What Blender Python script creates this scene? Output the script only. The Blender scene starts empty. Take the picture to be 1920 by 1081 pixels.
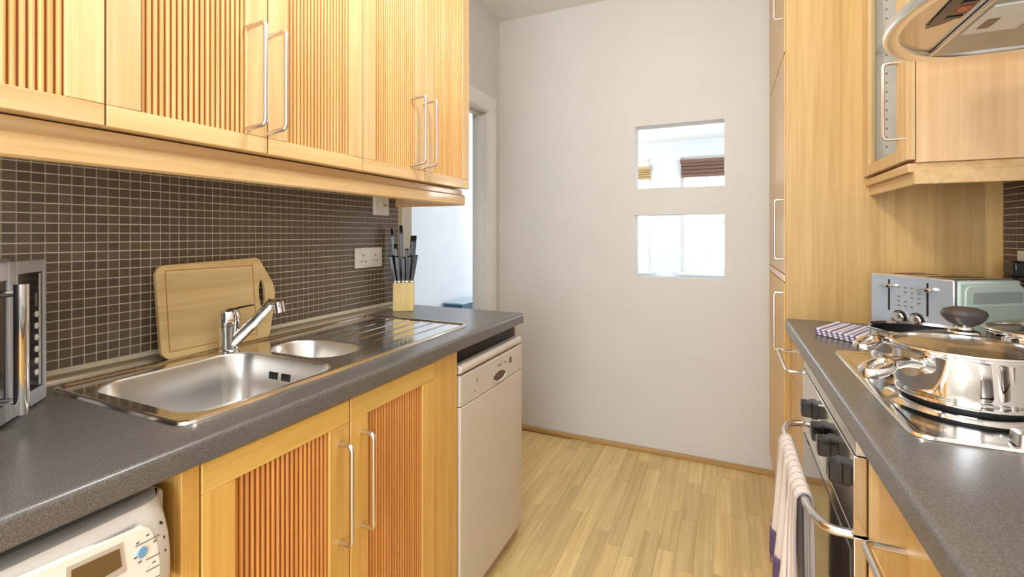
import bpy, bmesh, math, random
from mathutils import Vector, Matrix
random.seed(7)
C = bpy.context.scene.collection
S = bpy.context.scene
PI = math.pi

# ------------------------------------------------------------------ camera, world, lights, exposure
cam_d = bpy.data.cameras.new('camera'); cam = bpy.data.objects.new('camera', cam_d); C.objects.link(cam)
cam.location = (0, 0, 1.2317); cam.rotation_euler = (PI/2, 0, 0.4276)
cam_d.sensor_width = 36; cam_d.lens = 877.9/1920*36; cam_d.shift_y = (437.8-540.5)/1920
cam_d.clip_start = 0.02; cam_d.clip_end = 60
S.camera = cam
S.view_settings.view_transform = 'Standard'; S.view_settings.look = 'None'
S.view_settings.gamma = 1; S.view_settings.use_curve_mapping = False
S.view_settings.exposure = 0.40

w = bpy.data.worlds.new('sky'); S.world = w; w.use_nodes = True
w.node_tree.nodes['Background'].inputs[0].default_value = (0.86, 0.93, 1.0, 1)
w.node_tree.nodes['Background'].inputs[1].default_value = 4.0

def area(name, loc, rot, sx, sy, power, col=(1, 1, 1)):
    l = bpy.data.lights.new(name, 'AREA'); l.shape = 'RECTANGLE'; l.size = sx; l.size_y = sy
    l.energy = power; l.color = col
    o = bpy.data.objects.new(name, l); C.objects.link(o); o.location = loc; o.rotation_euler = rot
    return o
def bulb(name, loc, rad, power, col):
    l = bpy.data.lights.new(name, 'POINT'); l.shadow_soft_size = rad; l.energy = power; l.color = col
    o = bpy.data.objects.new(name, l); C.objects.link(o); o.location = loc
    return o
bulb('ceiling_lamp', (-0.30, 0.95, 2.31), 0.09, 20, (0.95, 0.97, 1.0))
bulb('ceiling_lamp', (-0.25, -0.45, 2.30), 0.12, 12, (0.95, 0.97, 1.0))
area('rear_fill_light', (-0.25, -1.45, 1.15), (-PI/2, 0, PI), 1.5, 1.9, 46, (0.88, 0.96, 1.05))  # added fill light behind the camera; no window is known there
area('hall_fill_light', (-1.75, 4.5, 2.0), (PI/2, 0, PI*0.12), 0.9, 1.4, 9.5, (0.90, 0.95, 1))  # added unseen light washing the hall wall, not a window
bulb('living_room_fill', (1.5, 5.3, 1.7), 0.2, 70, (0.95, 0.97, 1))  # added light, hidden from view, to brighten the living room
bulb('living_room_fill', (-2.1, 6.0, 1.7), 0.2, 32, (0.95, 0.97, 1))  # second added light, out of view, for the far room

# ------------------------------------------------------------------ materials
MATS = {}
def pmat(name, col, rough=0.5, metal=0.0, spec=None, coat=0, emit=None, estr=0):
    m = bpy.data.materials.new(name); m.use_nodes = True
    b = m.node_tree.nodes['Principled BSDF']
    b.inputs['Base Color'].default_value = (*col, 1); b.inputs['Roughness'].default_value = rough
    b.inputs['Metallic'].default_value = metal
    if spec is not None: b.inputs['Specular IOR Level'].default_value = spec
    if coat: b.inputs['Coat Weight'].default_value = coat; b.inputs['Coat Roughness'].default_value = 0.08
    if emit: b.inputs['Emission Color'].default_value = (*emit, 1); b.inputs['Emission Strength'].default_value = estr
    MATS[name] = m
    return m
def lin(r, g, b):
    f = lambda c: (c/255/12.92) if c/255 <= 0.04045 else ((c/255+0.055)/1.055)**2.4
    return (f(r), f(g), f(b))
def N(m, t, **k):
    n = m.node_tree.nodes.new(t)
    for a, v in k.items(): setattr(n, a, v)
    return n
def L(m, a, b): m.node_tree.links.new(a, b)

def coords(m, rnd=True):
    tc = N(m, 'ShaderNodeTexCoord'); src = tc.outputs['Object']
    if rnd:
        oi = N(m, 'ShaderNodeObjectInfo'); mu = N(m, 'ShaderNodeMath', operation='MULTIPLY'); mu.inputs[1].default_value = 17.3
        L(m, oi.outputs['Random'], mu.inputs[0])
        ad = N(m, 'ShaderNodeVectorMath', operation='ADD'); L(m, src, ad.inputs[0]); L(m, mu.outputs[0], ad.inputs[1])
        return tc.outputs['Object'], ad.outputs[0], oi.outputs['Random']
    return src, src, None

def wood(name, light, dark, axis, rough=0.42, vary=0.10, band=None, band_amt=0.25, coat=0.15, tint=None):
    """procedural timber: grain runs along the given local axis; band=(axis,width) = glued lamellae"""
    m = pmat(name, light, rough, coat=coat)
    b = m.node_tree.nodes['Principled BSDF']
    raw, vec, rnd = coords(m)
    sc = [1, 1, 1]; sc['xyz'.index(axis)] = 0.035
    if band:
        sp = N(m, 'ShaderNodeSeparateXYZ'); L(m, raw, sp.inputs[0])
        dv = N(m, 'ShaderNodeMath', operation='DIVIDE'); L(m, sp.outputs['xyz'.index(band[0])], dv.inputs[0]); dv.inputs[1].default_value = band[1]
        fl = N(m, 'ShaderNodeMath', operation='FLOOR'); L(m, dv.outputs[0], fl.inputs[0])
        wn = N(m, 'ShaderNodeTexWhiteNoise', noise_dimensions='1D'); L(m, fl.outputs[0], wn.inputs['W'])
        k = N(m, 'ShaderNodeMath', operation='MULTIPLY'); L(m, wn.outputs['Value'], k.inputs[0]); k.inputs[1].default_value = 3.7
        ad = N(m, 'ShaderNodeVectorMath', operation='ADD'); L(m, vec, ad.inputs[0]); L(m, k.outputs[0], ad.inputs[1]); vec = ad.outputs[0]
    mp = N(m, 'ShaderNodeMapping'); mp.inputs['Scale'].default_value = sc; L(m, vec, mp.inputs['Vector'])
    n1 = N(m, 'ShaderNodeTexNoise'); n1.inputs['Scale'].default_value = 42; n1.inputs['Detail'].default_value = 4; n1.inputs['Distortion'].default_value = 0.6
    L(m, mp.outputs[0], n1.inputs['Vector'])
    n2 = N(m, 'ShaderNodeTexNoise'); n2.inputs['Scale'].default_value = 190; n2.inputs['Detail'].default_value = 2; L(m, mp.outputs[0], n2.inputs['Vector'])
    mx = N(m, 'ShaderNodeMath', operation='MULTIPLY_ADD'); L(m, n2.outputs['Fac'], mx.inputs[0]); mx.inputs[1].default_value = 0.35; L(m, n1.outputs['Fac'], mx.inputs[2])
    cr = N(m, 'ShaderNodeValToRGB'); cr.color_ramp.elements[0].position = 0.42; cr.color_ramp.elements[1].position = 0.86
    cr.color_ramp.elements[0].color = (*dark, 1); cr.color_ramp.elements[1].color = (*light, 1)
    L(m, mx.outputs[0], cr.inputs[0])
    hs = N(m, 'ShaderNodeHueSaturation'); L(m, cr.outputs[0], hs.inputs['Color'])
    mr = N(m, 'ShaderNodeMapRange'); mr.inputs['To Min'].default_value = 1-vary; mr.inputs['To Max'].default_value = 1+vary
    L(m, rnd, mr.inputs['Value'])
    val = mr.outputs[0]
    if band:
        m2 = N(m, 'ShaderNodeMapRange'); m2.inputs['To Min'].default_value = 1-band_amt; m2.inputs['To Max'].default_value = 1+band_amt*0.6
        L(m, wn.outputs['Value'], m2.inputs['Value'])
        mm = N(m, 'ShaderNodeMath', operation='MULTIPLY'); L(m, val, mm.inputs[0]); L(m, m2.outputs[0], mm.inputs[1]); val = mm.outputs[0]
    L(m, val, hs.inputs['Value']); L(m, hs.outputs[0], b.inputs['Base Color'])
    bp = N(m, 'ShaderNodeBump'); bp.inputs['Strength'].default_value = 0.06; bp.inputs['Distance'].default_value = 0.001
    L(m, n2.outputs['Fac'], bp.inputs['Height']); L(m, bp.outputs[0], b.inputs['Normal'])
    return m

def speckle(name, c1, c2, scale, rough, bump=0, lo=0.35, hi=0.7):
    m = pmat(name, c1, rough); b = m.node_tree.nodes['Principled BSDF']
    raw, vec, rnd = coords(m)
    n = N(m, 'ShaderNodeTexNoise'); n.inputs['Scale'].default_value = scale; n.inputs['Detail'].default_value = 3; L(m, vec, n.inputs['Vector'])
    cr = N(m, 'ShaderNodeValToRGB'); cr.color_ramp.elements[0].position = lo; cr.color_ramp.elements[1].position = hi
    cr.color_ramp.elements[0].color = (*c1, 1); cr.color_ramp.elements[1].color = (*c2, 1)
    L(m, n.outputs['Fac'], cr.inputs[0]); L(m, cr.outputs[0], b.inputs['Base Color'])
    if bump:
        bp = N(m, 'ShaderNodeBump'); bp.inputs['Strength'].default_value = bump; bp.inputs['Distance'].default_value = 0.001
        L(m, n.outputs['Fac'], bp.inputs['Height']); L(m, bp.outputs[0], b.inputs['Normal'])
    return m

def brushed(name, col, rough, axis, amt=0.12):
    m = pmat(name, col, rough, 1.0); b = m.node_tree.nodes['Principled BSDF']
    raw, vec, rnd = coords(m)
    sc = [1, 1, 1]; sc['xyz'.index(axis)] = 0.02
    mp = N(m, 'ShaderNodeMapping'); mp.inputs['Scale'].default_value = sc; L(m, vec, mp.inputs['Vector'])
    n = N(m, 'ShaderNodeTexNoise'); n.inputs['Scale'].default_value = 500; L(m, mp.outputs[0], n.inputs['Vector'])
    mr = N(m, 'ShaderNodeMapRange'); mr.inputs['To Min'].default_value = rough-amt*0.5; mr.inputs['To Max'].default_value = rough+amt
    L(m, n.outputs['Fac'], mr.inputs['Value']); L(m, mr.outputs[0], b.inputs['Roughness'])
    return m

def thin_glass(name, tint, frac, rough=0.02):
    m = bpy.data.materials.new(name); m.use_nodes = True; nt = m.node_tree; nt.nodes.clear()
    o = nt.nodes.new('ShaderNodeOutputMaterial'); t = nt.nodes.new('ShaderNodeBsdfTransparent'); g = nt.nodes.new('ShaderNodeBsdfGlossy')
    t.inputs[0].default_value = (*tint, 1); g.inputs['Roughness'].default_value = rough
    mx = nt.nodes.new('ShaderNodeMixShader'); mx.inputs[0].default_value = frac
    nt.links.new(t.outputs[0], mx.inputs[1]); nt.links.new(g.outputs[0], mx.inputs[2]); nt.links.new(mx.outputs[0], o.inputs[0])
    return m

oakL, oakD = lin(230, 196, 142), lin(214, 170, 110)
W_Z = wood('oak_upright', oakL, oakD, 'z')
W_Y = wood('oak_lengthwise', oakL, oakD, 'y')
W_X = wood('oak_crosswise', oakL, oakD, 'x')
W_REED = wood('oak_reeded', lin(230, 184, 118), lin(208, 152, 84), 'z', vary=0.06)
GROOVE_U = pmat('groove_brown', lin(158, 92, 38), 0.6)
GROOVE_B = pmat('groove_dark', lin(128, 70, 26), 0.6)
W_BZ = wood('golden_oak_upright', lin(230, 186, 104), lin(212, 160, 78), 'z')
W_BY = wood('golden_oak_lengthwise', lin(234, 196, 112), lin(216, 170, 84), 'y')
W_BREED = wood('golden_oak_reeded', lin(220, 156, 84), lin(192, 122, 58), 'z', vary=0.05, coat=0.1)  # orange of its own, deepened by warm light put into the colour
W_TALL = wood('oak_veneer_side', lin(228, 188, 122), lin(208, 164, 94), 'z', band=('x', 0.13), band_amt=0.22, vary=0)
W_CABR = wood('oak_veneer_pink', lin(238, 200, 152), lin(224, 178, 126), 'z', band=('x', 0.088), band_amt=0.10, vary=0)
W_FLOOR = wood('floor_oak', lin(232, 206, 146), lin(206, 174, 112), 'y', rough=0.36, vary=0.12, coat=0.1)
W_SKIRT = wood('skirting_oak', lin(196, 160, 100), lin(168, 126, 70), 'x')
W_BOARD = wood('board_maple', lin(236, 208, 150), lin(220, 182, 118), 'y', rough=0.5, vary=0, band=('z', 0.045), band_amt=0.10)
W_BLOCK = wood('block_beech', lin(236, 208, 136), lin(220, 186, 110), 'z', rough=0.5, vary=0)
WALLW = speckle('warm_white_paint', lin(210, 206, 199), lin(213, 209, 202), 4, 0.55)
WALLB = speckle('cool_white_paint', lin(224, 230, 238), lin(230, 234, 240), 5, 0.6)
CEIL = speckle('ceiling_paint', lin(232, 229, 222), lin(236, 233, 226), 5, 0.7)
WHITE = pmat('white_gloss', lin(226, 224, 218), 0.3)
PLASTIC = pmat('white_plastic', lin(232, 228, 218), 0.35)
SLATE = speckle('slate_laminate', lin(90, 86, 83), lin(116, 111, 106), 520, 0.27, 0.03, 0.42, 0.66)
SLATE.node_tree.nodes['Principled BSDF'].inputs['Specular IOR Level'].default_value = 0.7
TILE = pmat('brown_tile', lin(70, 56, 46), 0.22)
def tilevar(m, a, b_):
    b = m.node_tree.nodes['Principled BSDF']; raw, vec, rnd = coords(m)
    cr = N(m, 'ShaderNodeValToRGB'); cr.color_ramp.elements[0].color = (*a, 1); cr.color_ramp.elements[1].color = (*b_, 1)
    L(m, rnd, cr.inputs[0]); L(m, cr.outputs[0], b.inputs['Base Color'])
tilevar(TILE, lin(98, 84, 70), lin(116, 99, 83))
TILE_R = pmat('shaded_brown_tile', lin(66, 30, 28), 0.25); tilevar(TILE_R, lin(56, 26, 24), lin(78, 38, 34))  # brown tile with the reddish shade of this wall put into its colour
GROUT = speckle('grout', lin(220, 208, 184), lin(232, 220, 198), 90, 0.9)
STEEL = pmat('polished_steel', (0.80, 0.78, 0.76), 0.13, 1.0)
HOBST = pmat('hob_steel', (0.84, 0.82, 0.80), 0.11, 1.0)
STEEL_B = pmat('satin_steel', (0.76, 0.74, 0.71), 0.30, 1.0)
STEEL_OV = pmat('oven_steel', (0.70, 0.67, 0.63), 0.10, 1.0)
CHROME = pmat('chrome', (0.82, 0.81, 0.80), 0.05, 1.0)
SATIN = pmat('satin_metal', (0.72, 0.69, 0.66), 0.28, 1.0)
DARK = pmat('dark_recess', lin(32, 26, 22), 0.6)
BLACK = pmat('black_plastic', lin(22, 20, 21), 0.18)
MATTEBLK = pmat('black_iron', lin(24, 22, 22), 0.55)
NONSTICK = pmat('nonstick_black', lin(30, 29, 31), 0.3)
DWHITE = pmat('dishwasher_white', lin(212, 200, 186), 0.35)
DWGREY = pmat('dishwasher_strip', lin(206, 196, 182), 0.35)
WM = pmat('washer_white', lin(214, 208, 200), 0.32)
WMP = pmat('washer_panel', lin(248, 240, 228), 0.3)
LCD = pmat('lcd_brown', lin(112, 90, 56), 0.2)
BLUE = pmat('blue_button', lin(120, 168, 204), 0.3)
GREYP = pmat('grey_marks', lin(120, 112, 104), 0.5)
MINT = pmat('mint_enamel', lin(224, 241, 228), 0.28, coat=0.3)
MINTG = pmat('mint_grey_inset', lin(184, 194, 188), 0.4)
SILVERP = pmat('silver_plastic', lin(196, 196, 200), 0.35, 0.25)
MWGLASS = pmat('dark_glass', lin(44, 42, 48), 0.12)
BLIND = pmat('brown_blind', lin(128, 98, 84), 0.8)
BLIND2 = pmat('tan_blind', lin(196, 168, 120), 0.8)
BLUEBOX = pmat('blue_card', lin(62, 98, 122), 0.5)
PALEBLUE = pmat('pale_blue', lin(190, 208, 226), 0.5)
KNOBGR = pmat('warm_black_knob', lin(62, 54, 52), 0.35)
RED = pmat('red_lens', lin(190, 70, 30), 0.3)
GLASS = thin_glass('clear_glass', (0.96, 0.98, 0.97), 0.10)
LIDGLASS = thin_glass('lid_glass', (0.96, 0.95, 0.93), 0.20, 0.03)
CABIN = pmat('cabinet_interior', lin(240, 240, 236), 0.6)
UPSTAND = pmat('worktop_bead', lin(178, 166, 146), 0.3, 0.5)

def stripes(name, base, line, axis, pitch, width):
    m = pmat(name, base, 0.9, spec=0.1); b = m.node_tree.nodes['Principled BSDF']
    at = N(m, 'ShaderNodeUVMap'); sp = N(m, 'ShaderNodeSeparateXYZ'); L(m, at.outputs[0], sp.inputs[0])
    dv = N(m, 'ShaderNodeMath', operation='DIVIDE'); L(m, sp.outputs[axis], dv.inputs[0]); dv.inputs[1].default_value = pitch
    fr = N(m, 'ShaderNodeMath', operation='FRACT'); L(m, dv.outputs[0], fr.inputs[0])
    lt = N(m, 'ShaderNodeMath', operation='LESS_THAN'); L(m, fr.outputs[0], lt.inputs[0]); lt.inputs[1].default_value = width
    mx = N(m, 'ShaderNodeMix', data_type='RGBA'); L(m, lt.outputs[0], mx.inputs['Factor'])
    mx.inputs['A'].default_value = (*base, 1); mx.inputs['B'].default_value = (*line, 1)
    L(m, mx.outputs['Result'], b.inputs['Base Color'])
    nz = N(m, 'ShaderNodeTexNoise'); nz.inputs['Scale'].default_value = 400
    tc = N(m, 'ShaderNodeTexCoord'); L(m, tc.outputs['Object'], nz.inputs['Vector'])
    bp = N(m, 'ShaderNodeBump'); bp.inputs['Strength'].default_value = 0.3; bp.inputs['Distance'].default_value = 0.001
    L(m, nz.outputs['Fac'], bp.inputs['Height']); L(m, bp.outputs[0], b.inputs['Normal'])
    return m
TOWEL_S = stripes('folded_stripes', lin(232, 226, 228), lin(132, 118, 150), 0, 0.0225, 0.46)
TOWEL_L = stripes('towel_lines', lin(236, 224, 214), lin(172, 160, 168), 0, 0.030, 0.10)
PURPLE = pmat('purple_hem', lin(106, 88, 124), 0.9, spec=0.1)

# ------------------------------------------------------------------ geometry helpers
class MB:
    def __init__(s): s.v = []; s.f = []; s.uv = None
    def add(s, vs, fs):
        o = len(s.v); s.v += [tuple(p) for p in vs]; s.f += [tuple(i+o for i in f) for f in fs]; return s
    def box(s, x0, x1, y0, y1, z0, z1):
        vs = [(x, y, z) for z in (z0, z1) for y in (y0, y1) for x in (x0, x1)]
        return s.add(vs, [(0, 2, 3, 1), (4, 5, 7, 6), (0, 1, 5, 4), (2, 6, 7, 3), (0, 4, 6, 2), (1, 3, 7, 5)])
    def loft(s, loops, cap0=True, cap1=True, closed=True):
        n = len(loops[0]); vs = [p for l in loops for p in l]; fs = []
        for i in range(len(loops)-1):
            for j in range(n if closed else n-1):
                k = (j+1) % n
                fs.append((i*n+j, i*n+k, (i+1)*n+k, (i+1)*n+j))
        if cap0: fs.append(tuple(reversed(range(n))))
        if cap1: fs.append(tuple((len(loops)-1)*n+j for j in range(n)))
        return s.add(vs, fs)
    def prism(s, poly, a0, a1, axis='z'):
        def P(p, a):
            return {'z': (p[0], p[1], a), 'x': (a, p[0], p[1]), 'y': (p[0], a, p[1])}[axis]
        return s.loft([[P(p, a0) for p in poly], [P(p, a1) for p in poly]])
    def tube(s, pts, r, seg=10, fillet=0, steps=5):
        pts = [Vector(p) for p in pts]
        if fillet:
            q = [pts[0]]
            for i in range(1, len(pts)-1):
                a, b, c = pts[i-1], pts[i], pts[i+1]
                d1 = (a-b).normalized(); d2 = (c-b).normalized(); fl = min(fillet, (a-b).length*0.49, (c-b).length*0.49)
                p1 = b+d1*fl; p2 = b+d2*fl
                for k in range(steps+1):
                    t = k/steps; q.append(p1*(1-t)**2 + b*2*t*(1-t) + p2*t*t)
            q.append(pts[-1]); pts = q
        rr = r if isinstance(r, (list, tuple)) else [r]*len(pts)
        loops = []; up = None
        for i, p in enumerate(pts):
            t = (pts[min(i+1, len(pts)-1)] - pts[max(i-1, 0)]).normalized()
            if up is None:
                up = Vector((0, 0, 1)) if abs(t.z) < 0.9 else Vector((1, 0, 0))
            n = (up - t*up.dot(t)).normalized(); b = t.cross(n); up = n
            R = rr[min(i, len(rr)-1)] if len(rr) == len(pts) else rr[0] + (rr[-1]-rr[0])*i/(len(pts)-1)
            loops.append([p + n*math.cos(2*PI*k/seg)*R + b*math.sin(2*PI*k/seg)*R for k in range(seg)])
        return s.loft(loops)
    def lathe(s, prof, c=(0, 0, 0), seg=32, axis='z', cap=True):
        loops = []
        for r, h in prof:
            l = []
            for k in range(seg):
                a = 2*PI*k/seg; p = (r*math.cos(a), r*math.sin(a), h)
                if axis == 'x': p = (h, p[0], p[1])
                if axis == 'y': p = (p[1], h, p[0])
                l.append((p[0]+c[0], p[1]+c[1], p[2]+c[2]))
            loops.append(l)
        return s.loft(loops, cap, cap)

def rrect(x0, x1, y0, y1, r, n=6):
    pts = []
    for cx, cy, a0 in ((x1-r, y1-r, 0), (x0+r, y1-r, PI/2), (x0+r, y0+r, PI), (x1-r, y0+r, 1.5*PI)):
        for k in range(n+1):
            a = a0 + k/n*PI/2; pts.append((cx+r*math.cos(a), cy+r*math.sin(a)))
    return pts

POS = {}; OFF = {}
def root_of(o):
    while o.parent: o = o.parent
    return o
def mesh_of(mb, c=(0, 0, 0), sharp=35):
    me = bpy.data.meshes.new('mesh'); me.from_pydata([(p[0]-c[0], p[1]-c[1], p[2]-c[2]) for p in mb.v], [], mb.f); me.validate()
    bm = bmesh.new(); bm.from_mesh(me); bmesh.ops.recalc_face_normals(bm, faces=bm.faces); bm.to_mesh(me); bm.free()
    me.polygons.foreach_set('use_smooth', [True]*len(me.polygons))
    me.set_sharp_from_angle(angle=math.radians(sharp))
    return me
def bev(o, wd, seg=2):
    b = o.modifiers.new('bevel', 'BEVEL'); b.width = wd; b.segments = seg; b.limit_method = 'ANGLE'; b.angle_limit = math.radians(40)
def part(name, mb, mat, parent=None, bevel=0, label=None, kind=None, sharp=35):
    """one mesh object; coordinates are those of its root thing (world, or the thing's own frame)"""
    lo = [min(p[i] for p in mb.v) for i in range(3)]; hi = [max(p[i] for p in mb.v) for i in range(3)]
    c = [(lo[i]+hi[i])/2 for i in range(3)]
    if parent is None: c[2] = lo[2]
    me = mesh_of(mb, c, sharp); me.materials.append(mat)
    o = bpy.data.objects.new(name, me); C.objects.link(o)
    if parent is None:
        o.location = c; POS[o] = Vector(c); OFF[o] = Vector((0, 0, 0))
    else:
        off = OFF[root_of(parent)]; w_ = Vector(c); o.parent = parent
        o.location = w_ - POS[parent] ; POS[o] = w_
    if bevel: bev(o, bevel)
    if label: o['label'] = label
    if kind: o['kind'] = kind
    return o
def thing(name, label, cat, loc=(0, 0, 0), rotz=0, group=None, local=False):
    o = bpy.data.objects.new(name, None); C.objects.link(o); o.empty_display_size = 0.05
    o.location = loc; o.rotation_euler = (0, 0, rotz); o['label'] = label; o['category'] = cat
    if group: o['group'] = group
    POS[o] = Vector((0, 0, 0)) if local else Vector(loc); OFF[o] = POS[o]
    return o
def tag(o, label, cat, group=None):
    o['label'] = label; o['category'] = cat
    if group: o['group'] = group
    return o
def struct(name, mb, mat, bevel=0): return part(name, mb, mat, None, bevel, kind='structure')
def inst(name, me, parent, world, **k):
    o = bpy.data.objects.new(name, me); C.objects.link(o); o.parent = parent; o.location = Vector(world)-POS[parent]; POS[o] = Vector(world)
    return o

# ------------------------------------------------------------------ room shell
XT = -1.3145; XL = -1.333; XR = 0.83; YB = 2.727; ZC = 2.60; WT = 0.91
# floor with single parquet strips
fl = struct('floor', MB().box(-4.2, 3.0, -1.62, 7.4, -0.06, -0.006), W_FLOOR)
PW = 0.0660; x0s = 0.0235
pl_len = [0.29, 0.36, 0.42, 0.33, 0.48]
rest = MB()
shared = {}
for i in range(-13, 5):
    xa = x0s + i*PW; y = -1.6 + random.random()*0.4
    yy = -1.6
    while yy < YB-0.002:
        ln = random.choice(pl_len); ye = min(yy+ln, YB-0.001)
        if YB-ye < 0.06: ye = YB-0.001
        if yy == -1.6: ye = yy + ln*random.uniform(0.3, 1)
        ln2 = round(ye-yy, 4)
        if ye > 1.25 and xa > -0.90 and xa < 0.28:
            mb = MB().box(-PW/2+0.0003, PW/2-0.0003, -ln2/2+0.0003, ln2/2-0.0003, -0.006, 0.0)
            me = mesh_of(mb); me.materials.append(W_FLOOR)
            inst('plank', me, fl, (xa+PW/2, (yy+ye)/2, 0))
        else:
            rest.box(xa+0.0003, xa+PW-0.0003, yy+0.0003, ye-0.0003, -0.006, 0)
        yy = ye
part('plank_field', rest, W_FLOOR, fl, kind='stuff')
struct('floor_living', MB().box(-4.1, 2.9, YB+0.1, 7.3, -0.006, 0.004).box(-2.52, XL-0.1, 1.0, YB+0.1, -0.006, 0.004), speckle('pale_bounce_floor', lin(206, 206, 204), lin(216, 216, 213), 300, 0.95))  # unseen floor, made pale so its bounce keeps the reveals from turning orange
struct('ceiling', MB().box(-4.2, 3.0, -1.62, 7.42, ZC, ZC+0.08), CEIL)

# back wall with two openings
OX0, OX1 = -0.469, -0.005; A0, A1, B0, B1 = 1.4875, 1.8425, 0.985, 1.337
wb = MB()
wb.box(XL-0.12, OX0, YB, YB+0.10, 0, ZC); wb.box(OX1, 3.0, YB, YB+0.10, 0, ZC)
wb.box(OX0, OX1, YB, YB+0.10, 0, B0); wb.box(OX0, OX1, YB, YB+0.10, B1, A0); wb.box(OX0, OX1, YB, YB+0.10, A1, ZC)
struct('wall_back', wb, WALLW)
struct('baseboard_back', MB().box(XL+0.03, 0.23, YB-0.016, YB, 0, 0.026), W_SKIRT, 0.004)

# left wall: tiled length, then doorway
DY0, DY1, DZ = 1.785, 2.550, 1.975
wl = MB()
wl.box(XL-0.10, XL+0.014, -1.62, 1.690, 0, ZC)
wl.box(XL-0.10, XL, 1.690, DY0-0.02, 0, ZC)
wl.box(XL-0.10, XL, DY1+0.02, YB, 0, ZC); wl.box(XL-0.10, XL, DY0-0.02, DY1+0.02, DZ+0.02, ZC)
wall_left = struct('wall_left', wl, WALLW)
gy0, gy1, gz0, gz1 = -0.55, 1.683, 0.925, 1.412
part('grout', MB().box(XL+0.010, XT-0.0015, gy0, gy1, gz0, gz1), GROUT, wall_left)
ty, tz = 0.0223, 0.0211
tile_me = mesh_of(MB().box(-0.0025, 0.0007, -ty/2+0.0013, ty/2-0.0013, -tz/2+0.0013, tz/2-0.0013)); tile_me.materials.append(TILE)
cells = []
for i in range(-43, 57):
    for j in range(-10, 14):
        yc = 0.427+(i+0.5)*ty; zc = 1.212-(j+0.5)*tz+0.0
        if yc+ty/2 > gy1+0.004 or zc+tz/2 > gz1+0.003 or zc-tz/2 < gz0-0.004: continue
        cells.append((yc, zc))
cells.sort(key=lambda c: (c[0] < 0.30, (c[0] < 0.50 and c[1] < 1.185), c[0]))
tf = MB()
for k, (yc, zc) in enumerate(cells):
    if k < 300: inst('tile', tile_me, wall_left, (XT-0.0007, yc, zc))
    else: tf.box(XT-0.0030, XT, yc-ty/2+0.0013, yc+ty/2-0.0013, zc-tz/2+0.0013, zc+tz/2-0.0013)
part('tile_field', tf, TILE, wall_left, kind='stuff')
part('bead', MB().prism([(XL+0.012, 0.910), (XT+0.016, 0.910), (XT+0.013, 0.918), (XT+0.004, 0.926), (XL+0.012, 0.928)], -0.55, 1.690, 'y'), UPSTAND, wall_left)
part('tile_edge', MB().box(XL+0.012, XT+0.001, 1.683, 1.689, 0.925, 1.41), W_Z, wall_left)

# doorway lining and architraves
dj = MB()
dj.box(XL-0.10, XL+0.006, DY0-0.02, DY0, 0, DZ); dj.box(XL-0.10, XL+0.006, DY1, DY1+0.02, 0, DZ); dj.box(XL-0.10, XL+0.006, DY0-0.02, DY1+0.02, DZ, DZ+0.02)
door1 = struct('door_1', dj, WHITE, 0.002)
for nm, a, b in (('architrave', DY0-0.085, DY0-0.008),):
    part(nm, MB().box(XL, XL+0.016, a, b, 0, DZ+0.008), WHITE, door1, 0.003)
part('architrave', MB().prism([(XL, DY1+0.008), (XL+0.012, DY1+0.008), (XL+0.016, DY1+0.03), (XL+0.022, DY1+0.06), (XL+0.022, DY1+0.088), (XL, DY1+0.088)], 0, DZ+0.008), WHITE, door1)
part('architrave', MB().prism([(XL, DZ+0.008), (XL+0.012, DZ+0.008), (XL+0.016, DZ+0.03), (XL+0.022, DZ+0.06), (XL+0.022, DZ+0.095), (XL, DZ+0.095)], DY0-0.085, DY1+0.088, 'y'), WHITE, door1)
part('door_stop', MB().box(XL-0.075, XL-0.045, DY1-0.014, DY1, 0, DZ-0.001).box(XL-0.075, XL-0.045, DY0, DY1-0.014, DZ-0.014, DZ-0.001), WHITE, door1, 0.001)
struct('wall_right', MB().box(XR, XR+0.1, -1.62, YB, 0, ZC), WALLW)
wall_right = bpy.data.objects['wall_right']
part('grout', MB().box(XR-0.008, XR, 1.2, 2.047, 0.925, 1.43), GROUT, wall_right)
tr_me = mesh_of(MB().box(-0.0007, 0.0025, -ty/2+0.0013, ty/2-0.0013, -tz/2+0.0013, tz/2-0.0013)); tr_me.materials.append(TILE_R)
tf = MB()
for i in range(37):
    for j in range(23):
        yc = 2.045-(i+0.5)*ty; zc = 1.418-(j+0.5)*tz
        if i < 6 and j < 14: inst('tile', tr_me, wall_right, (XR-0.0083, yc, zc))
        else: tf.box(XR-0.0090, XR-0.0055, yc-ty/2+0.0013, yc+ty/2-0.0013, zc-tz/2+0.0013, zc+tz/2-0.0013)
part('tile_field', tf, TILE_R, wall_right, kind='stuff')
struct('wall_rear', MB().box(XL-0.1, XR+0.1, -1.62, -1.55, 0, ZC), WALLW)

# rooms beyond: hall beside the doorway, living room behind the back wall
struct('wall_hall', MB().box(-2.62, -2.52, 1.0, 5.4, 0, ZC), WALLB)
struct('wall_hall_end', MB().box(-2.52, XL-0.10, 0.95, 1.0, 0, ZC), WALLB)
struct('wall_living_left', MB().box(-4.2, -4.1, 5.4, 7.4, 0, ZC).box(-4.2, -2.62, 5.3, 5.4, 0, ZC), WALLB)
struct('wall_living_right', MB().box(2.9, 3.0, YB+0.1, 7.4, 0, ZC), WALLB)
YF = 7.30
wins = [(-2.10, -1.02, 0.67, 2.36), (-0.60, 0.48, 0.67, 2.36)]
wf = MB()
xs = [-4.2, wins[0][0], wins[0][1], wins[1][0], wins[1][1], 3.0]
wf.box(xs[0], xs[1], YF, YF+0.2, 0, ZC); wf.box(xs[2], xs[3], YF, YF+0.2, 0, ZC); wf.box(xs[4], xs[5], YF, YF+0.2, 0, ZC)
for a, b, c, d in wins: wf.box(a, b, YF, YF+0.2, 0, c); wf.box(a, b, YF, YF+0.2, d, ZC)
struct('wall_far', wf, WALLB)
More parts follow.
